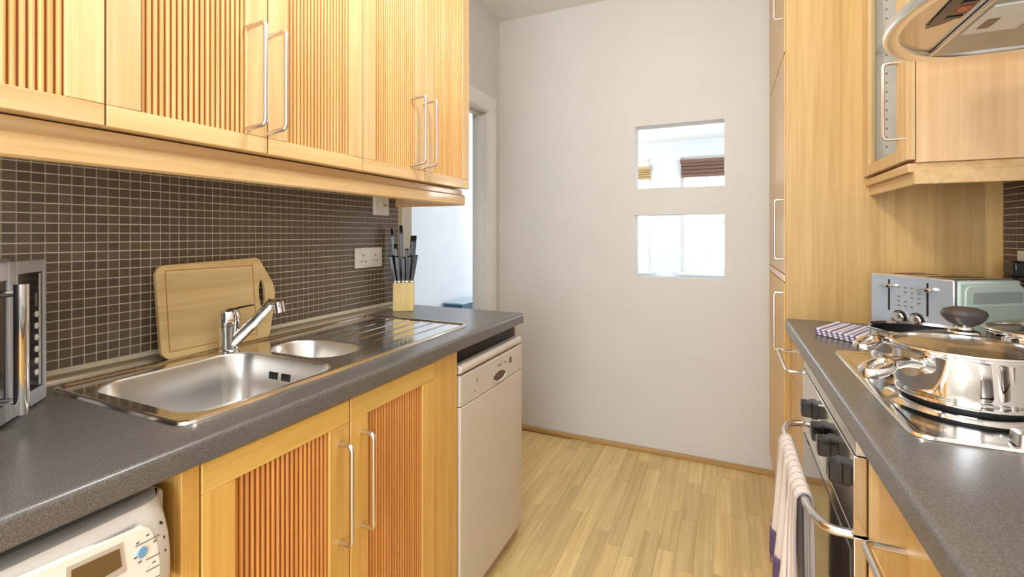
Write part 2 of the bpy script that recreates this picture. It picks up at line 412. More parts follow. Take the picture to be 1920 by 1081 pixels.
for n, (a, b, c, d) in enumerate(wins, 1):
    f = MB(); t = 0.05
    for q in ((a, a+t, c, d), (b-t, b, c, d), (a+t, b-t, c, c+t), (a+t, b-t, d-t, d), (a+t, b-t, 1.36, 1.41)): f.box(q[0], q[1], YF+0.05, YF+0.10, q[2], q[3])
    wo = struct('window_%d' % n, f, WHITE)
    for k in (1, 2):
        xm = a+(b-a)*k/3; part('glazing_bar', MB().box(xm-0.011, xm+0.011, YF+0.062, YF+0.088, c+t, 1.36).box(xm-0.011, xm+0.011, YF+0.062, YF+0.088, 1.41, d-t), WHITE, wo)
    for zz in (1.02, 1.85): part('glazing_bar', MB().box(a+t, b-t, YF+0.064, YF+0.086, zz-0.01, zz+0.01), WHITE, wo)
    part('pane', MB().box(a+t, b-t, YF+0.073, YF+0.077, c+t, d-t), GLASS, wo)
    part('sill', MB().box(a-0.05, b+0.05, YF-0.09, YF+0.05, c-0.04, c), WHITE, wo, 0.005)
def blind(x0, x1, z0, z1, mat, lab):
    b = thing('roman_blind', lab, 'blind', ((x0+x1)/2, YF-0.03, z0))
    part('headrail', MB().box(x0-0.02, x1+0.02, YF-0.06, YF-0.002, z1-0.05, z1), mat, b, 0.004)
    n = 4
    for k in range(n):
        za = z0+(z1-0.05-z0)*k/n; zb = z0+(z1-0.05-z0)*(k+1)/n
        part('fold', MB().prism([(YF-0.012, za), (YF-0.05-0.004*k, za+0.008), (YF-0.045, zb-0.004), (YF-0.012, zb-0.002)], x0, x1, 'x'), mat, b)
    return b
blind(-0.585, 0.47, 2.05, 2.31, BLIND, 'dark brown folded blind over the right far window')
blind(-2.09, -1.03, 2.045, 2.245, BLIND2, 'tan folded blind over the left far window')
t = thing('storage_box', 'dark blue box with pale lid seen through the doorway above the worktop end', 'box', (-2.40, 4.12, 0))
part('body', MB().box(-2.50, -2.30, 3.89, 4.36, 0.0, 0.548), BLUEBOX, t, 0.006)
part('lid', MB().box(-2.505, -2.295, 3.885, 4.365, 0.548, 0.562), PALEBLUE, t, 0.004)

# ------------------------------------------------------------------ doors, drawers, handles
def handle(parent, pts, r=0.005, mat=SATIN, fillet=0.012, name='handle'):
    return part(name, MB().tube(pts, r, 10, fillet), mat, parent)
def reed_door(cab, xf, y0, y1, z0, z1, sw, rb, rt, mv, mh, mr, hy=None, hz=None, sgn=1, hx=0.036, sl=0.0):
    """framed door facing +x (front plane at xf) with vertical reeds set back in the frame"""
    th = 0.018; mg = GROOVE_B if mr is W_BREED else GROOVE_U
    d = part('door', MB().box(xf-th, xf-0.010, y0+0.001, y1-0.001, z0+0.001, z1-0.001), mg, cab)
    for a, b in ((y0, y0+sw), (y1-sw, y1)):
        part('stile', MB().box(xf-th-0.001, xf, a, b, z0+rb+0.0004, z1-rt-0.0004), mv, d, 0.0015)
    part('rail', MB().box(xf-th-0.001, xf, y0, y1, z0, z0+rb), mh, d, 0.0015)
    part('rail', MB().box(xf-th-0.001, xf, y0, y1, z1-rt, z1), mh, d, 0.0015)
    a, b = y0+sw, y1-sw; n = round((b-a)/0.0106); p = (b-a)/n
    prof = []
    R = p/2-0.0013
    for k in range(7):
        t_ = PI*k/6; prof.append((0.0052*math.sin(t_), -R*math.cos(t_)))
    zz0, zz1 = z0+rb, z1-rt
    mb = MB().prism(prof, -(zz1-zz0)/2, (zz1-zz0)/2, 'z'); me = mesh_of(mb, sharp=60); me.materials.append(mr)
    for k in range(n): inst('slat', me, d, (xf-0.0098, a+(k+0.5)*p, (zz0+zz1)/2))
    if hy is not None:
        handle(d, [(xf-0.001, hy-sl, hz[0]-sl), (xf+hx, hy, hz[0]), (xf+hx, hy, hz[1]), (xf-0.001, hy-sl, hz[1]-sl)])
    return d

# wall cabinets, left run
XD = -0.945
CZ0, CZ1 = 1.412, 2.34
def wall_unit(y0, y1, doors, lab):
    c = thing('wall_cabinet', lab, 'cabinet', ((XT+XD)/2, (y0+y1)/2, CZ0), group='reeded wall cabinets over the sink')
    part('body', MB().box(XT+0.001, XD-0.021, y0+0.0005, y1-0.0005, CZ0+0.002, CZ1), W_Z, c)
    for (a, b, hy) in doors:
        reed_door(c, XD, a+0.0015, b-0.0015, CZ0, CZ1, 0.051, 0.036, 0.05, W_Z, W_Y, W_REED, hy, (1.468, 1.688), 1, 0.046, 0.010)
    return c
wall_unit(-0.180, 0.432, [(-0.180, 0.126, None), (0.126, 0.432, None)], 'reeded oak wall cabinet cut by the left edge of the photo')
wall_unit(0.432, 1.045, [(0.432, 0.738, 0.696), (0.738, 1.045, 0.748)], 'reeded oak wall cabinet with long bar handles directly above the sink and chopping board')
wall_unit(1.045, 1.657, [(1.045, 1.350, 1.287), (1.350, 1.657, 1.350)], 'reeded oak wall cabinet nearest the doorway, above the wall sockets')
pel = MB()
pel.box(-0.995, -0.984, -0.18, 1.664, 1.385, 1.4105)
pel.prism([(-0.992, 1.347), (-0.976, 1.347), (-0.972, 1.351), (-0.972, 1.384), (-0.978, 1.390), (-0.992, 1.390)], -0.18, 1.668, 'y')
pel.box(XT+0.002, -0.992, 1.652, 1.668, 1.347, 1.388); pel.box(XT+0.002, -0.995, 1.642, 1.655, 1.388, 1.4105)
pel.box(XT+0.012, -0.995, -0.18, 1.642, 1.4005, 1.4105)
tag(part('light_pelmet', pel, W_Y, None), 'long oak pelmet strip under the reeded wall cabinets', 'pelmet')

# base units, left run
XB = -0.765
b1 = thing('base_cabinet', 'golden oak base cabinet with two reeded doors below the sink', 'cabinet', (-1.0, 0.8, 0))
part('body', MB().box(XT+0.03, XB-0.020, 0.476, 0.49, 0.12, 0.865).box(XT+0.03, XB-0.020, 1.13, 1.142, 0.12, 0.865).box(XT+0.03, XB-0.020, 0.49, 1.13, 0.12, 0.136)
     .box(XT+0.02, XT+0.03, 0.476, 1.142, 0.12, 0.865).box(-0.80, XB-0.020, 0.49, 1.13, 0.845, 0.866), W_BZ, b1)
reed_door(b1, XB, 0.478, 0.802, 0.13, 0.861, 0.057, 0.05, 0.050, W_BZ, W_BY, W_BREED, 0.772, (0.560, 0.775))
reed_door(b1, XB, 0.806, 1.139, 0.13, 0.861, 0.057, 0.05, 0.050, W_BZ, W_BY, W_BREED, 0.840, (0.560, 0.775))
part('plinth', MB().box(XB-0.06, XB-0.045, 0.478, 1.140, 0, 0.119), W_BY, b1)
tag(part('end_filler', MB().box(XB-0.020, XB-0.001, 1.142, 1.266, 0.12, 0.868).box(XT+0.03, XB-0.020, 1.246, 1.266, 0, 0.868), W_BZ, None, 0.0015), 'plain golden oak filler panel between reeded doors and dishwasher', 'panel')
tag(part('end_filler', MB().box(XB-0.018, XB-0.001, 0.447, 0.475, 0.0, 0.868).box(XT+0.03, XB-0.018, 0.447, 0.462, 0, 0.868), W_BZ, None, 0.0015), 'narrow golden oak filler between washing machine and reeded doors', 'panel')
tag(part('upright_board', MB().box(XT+0.012, XB-0.030, 1.766, 1.778, 0.0, 0.869), wood('end_oak', lin(214, 130, 60), lin(176, 92, 34), 'z'), None), 'orange wood end panel just visible beside the dishwasher', 'panel')

# ------------------------------------------------------------------ worktops
SX0, SX1, SY0, SY1 = -1.268, -0.819, 0.477, 1.440
def nose(x, sg):  # rounded front edge profile in (x,z), sg=+1 edge faces +x
    r = 0.010; p = [(x-sg*0.05, 0.87), (x-sg*0.003, 0.870), (x, 0.873), (x, WT-r)]
    for k in range(1, 6):
        a = PI/2*k/5; p.append((x-sg*r+sg*r*math.cos(a), WT-r+r*math.sin(a)))
    p.append((x-sg*0.05, WT))
    return p
wt = MB()
hx0, hx1, hy0, hy1 = SX0+0.016, SX1-0.016, SY0+0.016, SY1-0.016
wt.prism(nose(-0.7455, 1), -1.2, 1.748, 'y')
wt.box(hx1, -0.7955, -1.2, 1.748, 0.87, WT); wt.box(XL+0.015, hx0, -1.2, 1.748, 0.87, WT)
wt.box(hx0, hx1, -1.2, hy0, 0.87, WT); wt.box(hx0, hx1, hy1, 1.748, 0.87, WT)
wt.box(XL+0.001, XL+0.015, 1.692, 1.748, 0.87, WT)
tag(part('worktop', wt, SLATE, None), 'dark slate-grey speckled worktop of the left run holding the sink', 'worktop')
wr = MB()
wr.prism(nose(0.2058, -1), -1.2, 2.048, 'y'); wr.box(0.2558, XR-0.010, -1.2, 2.048, 0.87, WT)
tag(part('worktop', wr, SLATE, None), 'dark slate-grey speckled worktop of the right run holding the hob', 'worktop')

# ------------------------------------------------------------------ sink
sk = thing('kitchen_sink', 'stainless steel one and a half bowl sink with ridged drainer', 'sink', (-1.04, 0.96, WT))
def fill_deck(outer, holes, z):
    bm = bmesh.new(); es = []
    for lp in [outer]+holes:
        vs = [bm.verts.new((p[0], p[1], z)) for p in lp]
        es += [bm.edges.new((vs[i], vs[(i+1) % len(vs)])) for i in range(len(vs))]
    bmesh.ops.triangle_fill(bm, use_beauty=True, use_dissolve=False, edges=es)
    bm.verts.index_update(); out = ([tuple(v.co) for v in bm.verts], [tuple(v.index for v in f.verts) for f in bm.faces]); bm.free()
    return out
def ring(lp, z): return [(p[0], p[1], z) for p in lp]
ro = rrect(SX0, SX1, SY0, SY1, 0.028, 8)
ins = lambda d: rrect(SX0+d, SX1-d, SY0+d, SY1-d, max(0.028-d*0.5, 0.01), 8)
BX0, BX1, BY0, BY1 = -1.212, -0.846, 0.513, 0.864
main = rrect(BX0, BX1, BY0, BY1, 0.062, 8)
half = rrect(-1.178, -0.915, 0.884, 1.052, 0.075, 8)
dk = MB()
dk.loft([ring(ro, WT+0.0005), ring(ins(0.0025), WT+0.0050), ring(ins(0.006), WT+0.0068), ring(ins(0.010), WT+0.0060), ring(ins(0.014), WT+0.0020)], False, False)
v_, f_ = fill_deck(ins(0.014), [main, half], WT+0.0020); dk.add(v_, f_)
bm_sharp = 25
part('deck', dk, STEEL, sk, sharp=25)
def bowl(x0, x1, y0, y1, r, dep, nm='bowl'):
    b = MB(); lp = []
    for d, z in ((0, 0.0020), (0.002, 0.0005), (0.004, -0.004), (0.010, -dep*0.5), (0.016, -dep+0.03), (0.024, -dep+0.010), (0.045, -dep)):
        lp.append(ring(rrect(x0+d, x1-d, y0+d, y1-d, max(r-d*0.3, 0.02), 8), WT+z))
    b.loft(lp, False, True)
    o = part(nm, b, STEEL_B, sk, sharp=50)
    cx, cy = (x0+x1)/2, (y0+y1)/2
    part('strainer', MB().lathe([(0.040, WT-dep+0.0005), (0.040, WT-dep+0.003), (0.030, WT-dep+0.0035), (0.026, WT-dep+0.001)], (cx, cy, 0), 24), CHROME, o)
    return o
bo = bowl(BX0, BX1, BY0, BY1, 0.062, 0.150)
sl = MB()
for c_ in (-1.090, -1.045):
    for k in range(3): sl.box(c_+k*0.011, c_+k*0.011+0.006, BY1-0.0105, BY1-0.0070, WT-0.058, WT-0.040)
part('overflow_slot', sl, DARK, bo)
bowl(-1.178, -0.915, 0.884, 1.052, 0.075, 0.09)
for k in range(6):
    xx = -1.185+k*0.058; ya = 1.10 if k > 2 else 1.09
    part('drainer_ridge', MB().loft([[(xx-0.004, ya, WT+0.002), (xx+0.004, ya, WT+0.002), (xx, ya, WT+0.0025)], [(xx-0.004, ya+0.02, WT+0.002), (xx+0.004, ya+0.02, WT+0.002), (xx, ya+0.02, WT+0.0045)],
        [(xx-0.004, 1.405, WT+0.002), (xx+0.004, 1.405, WT+0.002), (xx, 1.405, WT+0.0045)], [(xx-0.004, 1.42, WT+0.002), (xx+0.004, 1.42, WT+0.002), (xx, 1.42, WT+0.0025)]]), STEEL, sk)

# mixer tap
tp = thing('mixer_tap', 'chrome single-lever mixer tap with angled spout behind the main bowl', 'tap', (-1.226, 0.838, WT))
TX, TY = -1.226, 0.838
part('base_ring', MB().lathe([(0.026, WT+0.0022), (0.026, WT+0.006), (0.023, WT+0.010), (0.021, WT+0.014)], (TX, TY, 0), 24), CHROME, tp)
part('body', MB().lathe([(0.0245, WT+0.012), (0.0240, WT+0.03), (0.0252, WT+0.050), (0.0270, WT+0.066), (0.0275, WT+0.074)], (TX, TY, 0), 24), CHROME, tp)
ly = MB()
ly.lathe([(0.0275, 0.075+WT), (0.0285, 0.085+WT), (0.0280, 0.100+WT), (0.0245, 0.113+WT), (0.012, 0.121+WT), (0.002, 0.123+WT)], (TX, TY, 0), 24)
ly.loft([[(TX+0.000+a*0.012*c1, TY+0.000+b*0.012*c1, WT+z) for a, b in ((-0.37, 0.93), (0.37, -0.93))] + [(TX+a*0.012*c1, TY+b*0.012*c1, WT+z-0.005) for a, b in ((0.37, -0.93), (-0.37, 0.93))] for c1, z in ((1, 0.116),)] +
        [[(TX+0.030+a*0.009, TY+0.018+b*0.009, WT+0.126) for a, b in ((-0.37, 0.93), (0.37, -0.93))] + [(TX+0.030+a*0.009, TY+0.018+b*0.009, WT+0.120) for a, b in ((0.37, -0.93), (-0.37, 0.93))],
         [(TX+0.062+a*0.006, TY+0.034+b*0.006, WT+0.131) for a, b in ((-0.37, 0.93), (0.37, -0.93))] + [(TX+0.062+a*0.006, TY+0.034+b*0.006, WT+0.128) for a, b in ((0.37, -0.93), (-0.37, 0.93))]])
part('lever', ly, CHROME, tp)
part('indicator', MB().lathe([(0.0035, 0), (0.0035, 0.0012)], (TX+0.0275, TY+0.002, WT+0.092), 12, 'x'), RED, tp)
tip = Vector((TX+0.115, TY+0.055, WT+0.130))
st = Vector((TX+0.012, TY+0.004, WT+0.028))
part('spout', MB().tube([st, st.lerp(tip, 0.5)+Vector((0, 0, 0.006)), tip+Vector((-0.012, -0.006, 0.004)), tip+Vector((0.012, 0.006, -0.002))], [0.0165, 0.0150, 0.0130, 0.0120], 16), CHROME, tp)
part('aerator', MB().tube([tip+Vector((0.004, 0.003, 0.006)), tip+Vector((0.008, 0.005, -0.022))], 0.0135, 14), CHROME, tp)

# chopping board leaning on the tiles
cb = thing('chopping_board', 'pale wooden chopping board with angled grip end leaning on dark tiles', 'chopping board', (-1.274, 0.86, 0.9145), local=True)
cb.rotation_euler = (0, -0.10, 0)
bh = 0.238
outl = [(-0.158, 0.008), (-0.166, 0.020), (-0.168, 0.215), (-0.160, 0.232), (-0.150, bh), (0.108, bh+0.008), (0.120, bh+0.002), (0.160, 0.165), (0.166, 0.135), (0.162, 0.105), (0.138, 0.012), (0.128, 0.002), (-0.148, 0.0)]
def board_mesh():
    slot = [(0.121+0.011*math.cos(2*PI*k/20), 0.135+0.043*math.sin(2*PI*k/20)) for k in range(20)]
    bm = bmesh.new()
    def lay(x):
        ls = []
        for lp in (outl, slot): ls.append([bm.verts.new((x, p[0], p[1])) for p in lp])
        es = [bm.edges.new((l[i], l[(i+1) % len(l)])) for l in ls for i in range(len(l))]
        bmesh.ops.triangle_fill(bm, use_beauty=True, use_dissolve=False, edges=es)
        return ls
    A = lay(-0.007); B = lay(0.007)
    for a, b in zip(A, B):
        for i in range(len(a)): j = (i+1) % len(a); bm.faces.new((a[i], a[j], b[j], b[i]))
    bm.verts.index_update(); mb = MB().add([tuple(v.co) for v in bm.verts], [tuple(v.index for v in f.verts) for f in bm.faces]); bm.free()
    return mb
bo_ = part('board', board_mesh(), W_BOARD, cb, 0.003)
GRV = pmat('groove_wood', lin(186, 134, 76), 0.6)
g = MB(); gx = 0.0072; ww = 0.0026
for a, b, c, d in ((-0.148, -0.148+ww, 0.020, 0.220), (0.092, 0.092+ww, 0.016, 0.228)): g.box(gx-0.001, gx+0.0003, a, b, c, d)
for a, b, c, d in ((-0.148, 0.092, 0.018, 0.018+ww), (-0.148, 0.092, 0.222, 0.222+ww)): g.box(gx-0.001, gx+0.0003, a, b, c, d)
part('juice_groove', g, GRV, cb)

# knife block and knives
KB = Vector((-1.236, 1.610, WT)); ka = 0.58
kb = thing('knife_block', 'pale beech knife block at the far end of the left worktop', 'knife block', KB, ka, local=True)
part('body', MB().box(-0.042, 0.042, -0.036, 0.036, 0, 0.118), W_BLOCK, kb, 0.002)
slots = MB()
kn = [(-0.032, 0.020, 0.225, 0), (-0.008, 0.020, 0.238, 0), (0.026, 0.020, 0.195, 1),
      (-0.022, 0.001, 0.160, 0), (0.008, 0.001, 0.140, 0),
      (-0.033, -0.020, 0.112, 0), (-0.017, -0.020, 0.110, 0), (0.000, -0.020, 0.106, 0), (0.017, -0.020, 0.110, 0), (0.034, -0.020, 0.114, 0)]
for x, y, h, kk in kn: slots.box(x-0.0015, x+0.0015, y-0.009, y+0.009, 0.1175, 0.1184)
part('slots', slots, DARK, kb)
Rk = Matrix.Rotation(ka, 3, 'Z')
kdesc = ['tall black-handled knife at the back left of the block', 'tallest black-handled knife in the back row of the block', 'thick rounded black knife handle standing apart at the right of the block',
    'middle-height knife handle behind the left of the short row', 'middle-height knife handle between the tallest and the thick knife',
    'leftmost short knife in the front row of the block', 'second short knife from the left in the front row', 'middle short knife of the front row of the block',
    'second short knife from the right in the front row', 'rightmost short knife leaning out at the front of the block']
for i, (x, y, h, kk) in enumerate(kn):
    p = KB + Rk @ Vector((x, y, 0.1185))
    lab = kdesc[i]
    k = thing('kitchen_knife', lab, 'knife', p, ka, 'knives in the wooden block' , local=True)
    wd = 0.0125 if kk else 0.0072
    tl = 0.004*(x/0.04)
    part('handle', MB().loft([rr_ for rr_ in [[(a*wd+tl*zf*4+x*0.16*zf, b*0.0105*sf, z) for a, b in ((-0.8, -1), (0.8, -1), (1, -0.6), (1, 0.6), (0.8, 1), (-0.8, 1), (-1, 0.6), (-1, -0.6))]
        for z, sf, zf in ((0.006, 0.75, 0), (h*0.35, 0.85, 0.35), (h*0.8, 1.15, 0.8), (h*0.96, 1.0, 0.96), (h, 0.55, 1))]]), BLACK, k)
    part('bolster', MB().box(-0.0028, 0.0028, -0.007, 0.007, 0.0002, 0.0065), SATIN, k)

# wall sockets on left tiles
def plate(parent_name, lab, cat, x, y0, y1, z0, z1, th=0.009, sg=1):
    t_ = thing(parent_name, lab, cat, (x, (y0+y1)/2, z0))
    part('faceplate', MB().box(*sorted((x, x+sg*th)), y0, y1, z0, z1), PLASTIC, t_, 0.002)
    return t_
s1 = plate('double_socket', 'white double wall socket on the brown mosaic left of the knife block', 'socket', XT+0.0003, 1.404, 1.556, 1.096, 1.176)
for yc in (1.445, 1.515):
    for dy, dz, wy, wz in ((0, 0.013, 0.004, 0.008), (-0.011, -0.010, 0.007, 0.004), (0.011, -0.010, 0.007, 0.004)):
        part('pin_hole', MB().box(XT+0.0085, XT+0.0098, yc+dy-wy/2, yc+dy+wy/2, 1.132+dz-wz/2, 1.132+dz+wz/2), DARK, s1)
    part('rocker', MB().box(XT+0.009, XT+0.0125, yc-0.007+0.022*(1 if yc > 1.48 else -1), yc+0.004+0.022*(1 if yc > 1.48 else -1), 1.153, 1.168), PLASTIC, s1, 0.001)
s2 = plate('fused_spur', 'small white switch box tucked under the wall cabinet pelmet', 'switch', XT+0.0003, 1.506, 1.592, 1.308, 1.392, 0.016)
part('rocker', MB().box(XT+0.016, XT+0.020, 1.535, 1.549, 1.340, 1.362), PLASTIC, s2, 0.001)
part('mark', MB().box(XT+0.016, XT+0.0168, 1.556, 1.578, 1.348, 1.354), GREYP, s2)

# ------------------------------------------------------------------ dishwasher
dw = thing('dishwasher', 'slim white dishwasher at the far end of the left run', 'dishwasher', (-1.03, 1.516, 0))
y0, y1 = 1.272, 1.764; XF = -0.757
part('body', MB().box(-1.29, -0.792, y0+0.004, y1-0.004, 0.055, 0.800), DWHITE, dw)
part('lid', MB().prism([(XF-0.032, 0.786), (XF-0.008, 0.786), (XF, 0.792), (XF, 0.806), (XF-0.010, 0.815), (XF-0.032, 0.815)], y0+0.004, y1-0.004, 'y'), DWHITE, dw, 0.003)
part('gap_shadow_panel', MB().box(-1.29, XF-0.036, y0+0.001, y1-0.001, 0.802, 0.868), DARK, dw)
def bulge(z0, z1, amt=0.004):
    pts = [(XF-0.024, y0+0.002)] + [(XF-0.002+amt*math.sin(PI*k/12)**0.6, y0+0.003+(y1-y0-0.006)*k/12) for k in range(13)] + [(XF-0.024, y1-0.002)]
    return MB().prism(pts, z0, z1)
fp = part('control_panel', bulge(0.684, 0.781), DWGREY, dw, 0.002)
part('door', bulge(0.058, 0.681), DWHITE, dw, 0.002)
part('plinth', MB().box(-1.2, XF-0.022, y0+0.004, y1-0.004, 0.004, 0.052), pmat('tan_plinth', lin(186, 160, 138), 0.4), dw, 0.002)
xs_ = XF+0.003
pill = [(1.545+0.050*math.cos(a), 0.710+0.018*math.sin(a)) for a in [2*PI*k/24 for k in range(24)]]
part('grip_recess', MB().prism(pill, XF-0.001, xs_+0.0002, 'x'), pmat('grip_recess_shade', lin(96, 72, 56), 0.6), fp)  # flat dark plate; the shade of the scooped grip is in its colour
lip = [(1.545+0.050*math.cos(a), 0.710+0.018*math.sin(a)) for a in [PI+PI*k/12 for k in range(13)]] + [(1.545+0.044*math.cos(a), 0.708+0.011*math.sin(a)) for a in [2*PI-PI*k/12 for k in range(13)]]
part('grip_lip', MB().prism(lip, xs_, xs_+0.004, 'x'), WHITE, fp)
part('power_button', MB().box(XF+0.001, xs_+0.001, 1.633, 1.650, 0.735, 0.757), pmat('button_brown', lin(100, 84, 70), 0.4), fp, 0.002)
part('brand_mark', MB().box(XF, xs_+0.0003, 1.535, 1.560, 0.748, 0.7525).box(XF, xs_+0.0003, 1.585, 1.605, 0.7485, 0.7515).box(XF, XF+0.0028, 1.375, 1.378, 0.735, 0.750).box(XF, XF+0.0024, 1.36, 1.366, 0.708, 0.712), GREYP, fp)

# ------------------------------------------------------------------ washing machine
wmx = -0.742
wmc = thing('washing_machine', 'cream washing machine under the worktop at the lower left corner', 'washing machine', (-1.02, 0.14, 0))
wy0, wy1 = -0.158, 0.440
part('body', MB().box(-1.29, -0.790, wy0, wy1-0.004, 0.02, 0.838), WM, wmc, 0.004)
# fascia: rounded at the right-hand end and sloping back towards the bottom
def fascia(z):
    f = max(0, (0.845-z))/0.145; xf = wmx-0.006-0.009*(1-min(f*2.5, 1))+0.006*math.sin(PI*min(f, 1))
    e = 0.010*min(1, f*1.4)
    pts = [(-0.79, wy0), (xf, wy0)] + [(xf, wy1-0.050+e)]
    for k in range(1, 8):
        a = PI/2*k/7; pts.append((xf-0.036+0.036*math.cos(a), wy1-0.050+e+0.034*math.sin(a)))
    pts += [(-0.79, wy1-0.014+e)]
    return ring(pts, z)
fa = part('fascia', MB().loft([fascia(z) for z in (0.700, 0.73, 0.76, 0.79, 0.815, 0.832, 0.840, 0.844)]), WM, wmc, sharp=50)
part('crease', MB().box(wmx-0.014, wmx-0.0055, wy0, wy1-0.062, 0.8262, 0.8270), pmat('soft_grey', lin(170, 164, 156), 0.5), fa)
def onf(poly, d0, d1, nm, mat, par, b=0):
    return part(nm, MB().prism(poly, wmx+d0, wmx+d1, 'x'), mat, par, b)
panel = [(0.05, 0.833), (0.245, 0.833), (0.30, 0.830), (0.383, 0.8215), (0.393, 0.812), (0.402, 0.785), (0.4055, 0.755), (0.405, 0.715), (0.05, 0.715)]
pn = onf(panel, -0.010, 0.000, 'control_panel', WMP, fa, 0.002)
onf([(0.298, 0.819), (0.3575, 0.815), (0.362, 0.773), (0.298, 0.773)], -0.002, 0.0008, 'display_surround', pmat('surround_grey', lin(196, 184, 170), 0.4), pn)
onf([(0.303, 0.813), (0.3535, 0.809), (0.3565, 0.783), (0.303, 0.780)], 0.0005, 0.0014, 'display', LCD, pn)
onf([(0.381+0.0062*math.cos(a), 0.787+0.0075*math.sin(a)) for a in [2*PI*k/20 for k in range(20)]], -0.001, 0.0022, 'start_button', BLUE, pn, 0.0008)
for zz, ya in ((0.800, 0.373), (0.7735, 0.386), (0.757, 0.386), (0.742, 0.386)):
    onf([(ya, zz), (0.4035, zz-0.001), (0.4035, zz-0.0022), (ya, zz-0.0012)], -0.001, 0.0006, 'button_line', GREYP, pn)
for ya, zz in ((0.3735, 0.804), (0.371, 0.785), (0.3765, 0.776), (0.386, 0.808), (0.395, 0.794), (0.394, 0.765)):
    onf([(ya, zz), (ya+0.004, zz), (ya+0.004, zz-0.0022), (ya, zz-0.0022)], -0.001, 0.0005, 'print_mark', GREYP, pn)
for ya, zz in ((0.4085, 0.812), (0.4115, 0.790), (0.413, 0.770)):
    onf([(ya, zz), (ya+0.0015, zz), (ya+0.0015, zz-0.003), (ya, zz-0.003)], -0.012, -0.004, 'indicator', DARK, fa)
part('drum_door', MB().lathe([(0.17, -0.786), (0.17, -0.765), (0.155, -0.757), (0.11, -0.757), (0.10, -0.772)], (0, 0.14, 0.42), 40, 'x'), SILVERP, wmc)

# ------------------------------------------------------------------ microwave at far left
mw = thing('microwave', 'silver microwave with upright tubular handle at the left edge of the worktop', 'microwave', (-1.213, 0.446, WT), 0, local=True)
# local frame: +u along the front towards the camera (0.752,-0.659), front normal (0.659,0.752)
mw.rotation_euler = (0, 0, math.atan2(-0.659, 0.752))
H = 0.272
def mwb(u0, u1, n0, n1, z0, z1): return MB().box(u0, u1, n0, n1, z0, z1)
part('body', MB().prism([(0.004, -0.004), (0.004, -0.120), (0.20, -0.288), (0.44, -0.288), (0.44, -0.004)], 0.008, H-0.006), pmat('mw_case', lin(190, 190, 192), 0.4, 0.3), mw, 0.003)
part('top_cover', MB().prism([(0.045, -0.02), (0.045, -0.130), (0.20, -0.270), (0.43, -0.270), (0.43, -0.02)], H-0.006, H+0.004), SILVERP, mw, 0.003)
fr = MB().box(0, 0.010, -0.004, 0.012, 0.004, H).box(0.101, 0.107, -0.004, 0.0125, 0.004, H).box(0.010, 0.101, -0.004, 0.012, H-0.022, H).box(0.010, 0.101, -0.004, 0.012, 0.004, 0.030)
part('control_frame', fr, SILVERP, mw, 0.0015)
cp = part('control_panel', mwb(0.010, 0.101, -0.004, 0.008, 0.030, H-0.022), MWGLASS, mw)
part('inner_trim', mwb(0.017, 0.020, 0.0078, 0.0095, 0.034, H-0.026), PLASTIC, mw)
for k in range(6):
    for uu in (0.030, 0.078):
        part('button', MB().lathe([(0.006, 0.0079), (0.006, 0.0095), (0.004, 0.0102)], (uu, 0, 0.060+k*0.022), 12, 'y'), PLASTIC, cp)
part('print_mark', MB().box(0.075, 0.083, 0.0079, 0.0084, 0.19, 0.215).box(0.027, 0.035, 0.0079, 0.0084, 0.185, 0.21), GREYP, cp)
df = MB().box(0.110, 0.135, -0.004, 0.014, 0.004, H).box(0.415, 0.44, -0.004, 0.014, 0.004, H).box(0.135, 0.415, -0.004, 0.014, H-0.03, H).box(0.135, 0.415, -0.004, 0.014, 0.004, 0.034)
d_ = part('door', df, SILVERP, mw, 0.002)
part('door_glass', mwb(0.135, 0.415, -0.003, 0.010, 0.034, H-0.03), MWGLASS, d_)
part('handle', MB().tube([(0.160, 0.040, 0.022), (0.160, 0.040, 0.238)], 0.0098, 18), CHROME, d_)
for zz in (0.045, 0.222):
    part('handle_post', MB().tube([(0.160, 0.012, zz), (0.160, 0.036, zz)], 0.0055, 10), CHROME, d_)
for u_, n_ in ((0.03, -0.03), (0.40, -0.03), (0.40, -0.25), (0.20, -0.23)):
    part('foot', MB().lathe([(0.010, 0), (0.011, 0.008)], (u_, n_, 0), 12), BLACK, mw)

# ------------------------------------------------------------------ tall cabinet
XTF = 0.205
tc = thing('tall_cabinet', 'full-height oak larder cabinet against the back wall on the right', 'cabinet', (0.5, 2.39, 0))
part('side_panel', MB().box(XTF+0.003, XR-0.001, 2.050, 2.068, 0.0, 2.56), W_TALL, tc, 0.001)
part('body', MB().box(XTF+0.022, XR-0.001, 2.068, YB-0.003, 0.1, 2.56), W_Z, tc)
def slab(cab, x, y0, y1, z0, z1, mat, sg=-1, nm='door'):
    return part(nm, MB().box(*sorted((x, x-sg*0.020)), y0, y1, z0, z1), mat, cab, 0.0015)
ty0, ty1 = 2.070, YB-0.006
d1 = slab(tc, XTF, ty0, ty1, 1.928, 2.545, W_Z)
handle(d1, [(XTF+0.001, 2.12, 2.078), (XTF-0.030, 2.12, 2.078), (XTF-0.030, 2.12, 2.30), (XTF+0.001, 2.12, 2.30)])
d2 = slab(tc, XTF, ty0, ty1, 1.078, 1.920, W_Z)
handle(d2, [(XTF+0.001, 2.10, 1.133), (XTF-0.030, 2.10, 1.133), (XTF-0.030, 2.10, 1.364), (XTF+0.001, 2.10, 1.364)])
part('rail', MB().box(XTF-0.001, XTF+0.02, ty0, ty1, 1.046, 1.073), wood('pale_rail', lin(244, 220, 196), lin(236, 204, 170), 'y'), tc, 0.002)
d3 = slab(tc, XTF, ty0, ty1, 0.12, 1.041, W_BZ)
handle(d3, [(XTF+0.001, 2.12, 0.775), (XTF-0.030, 2.12, 0.775), (XTF-0.030, 2.12, 1.000), (XTF+0.001, 2.12, 1.000)])
part('plinth', MB().box(XTF+0.03, XTF+0.045, 2.068, YB-0.003, 0, 0.10), W_BY, tc)

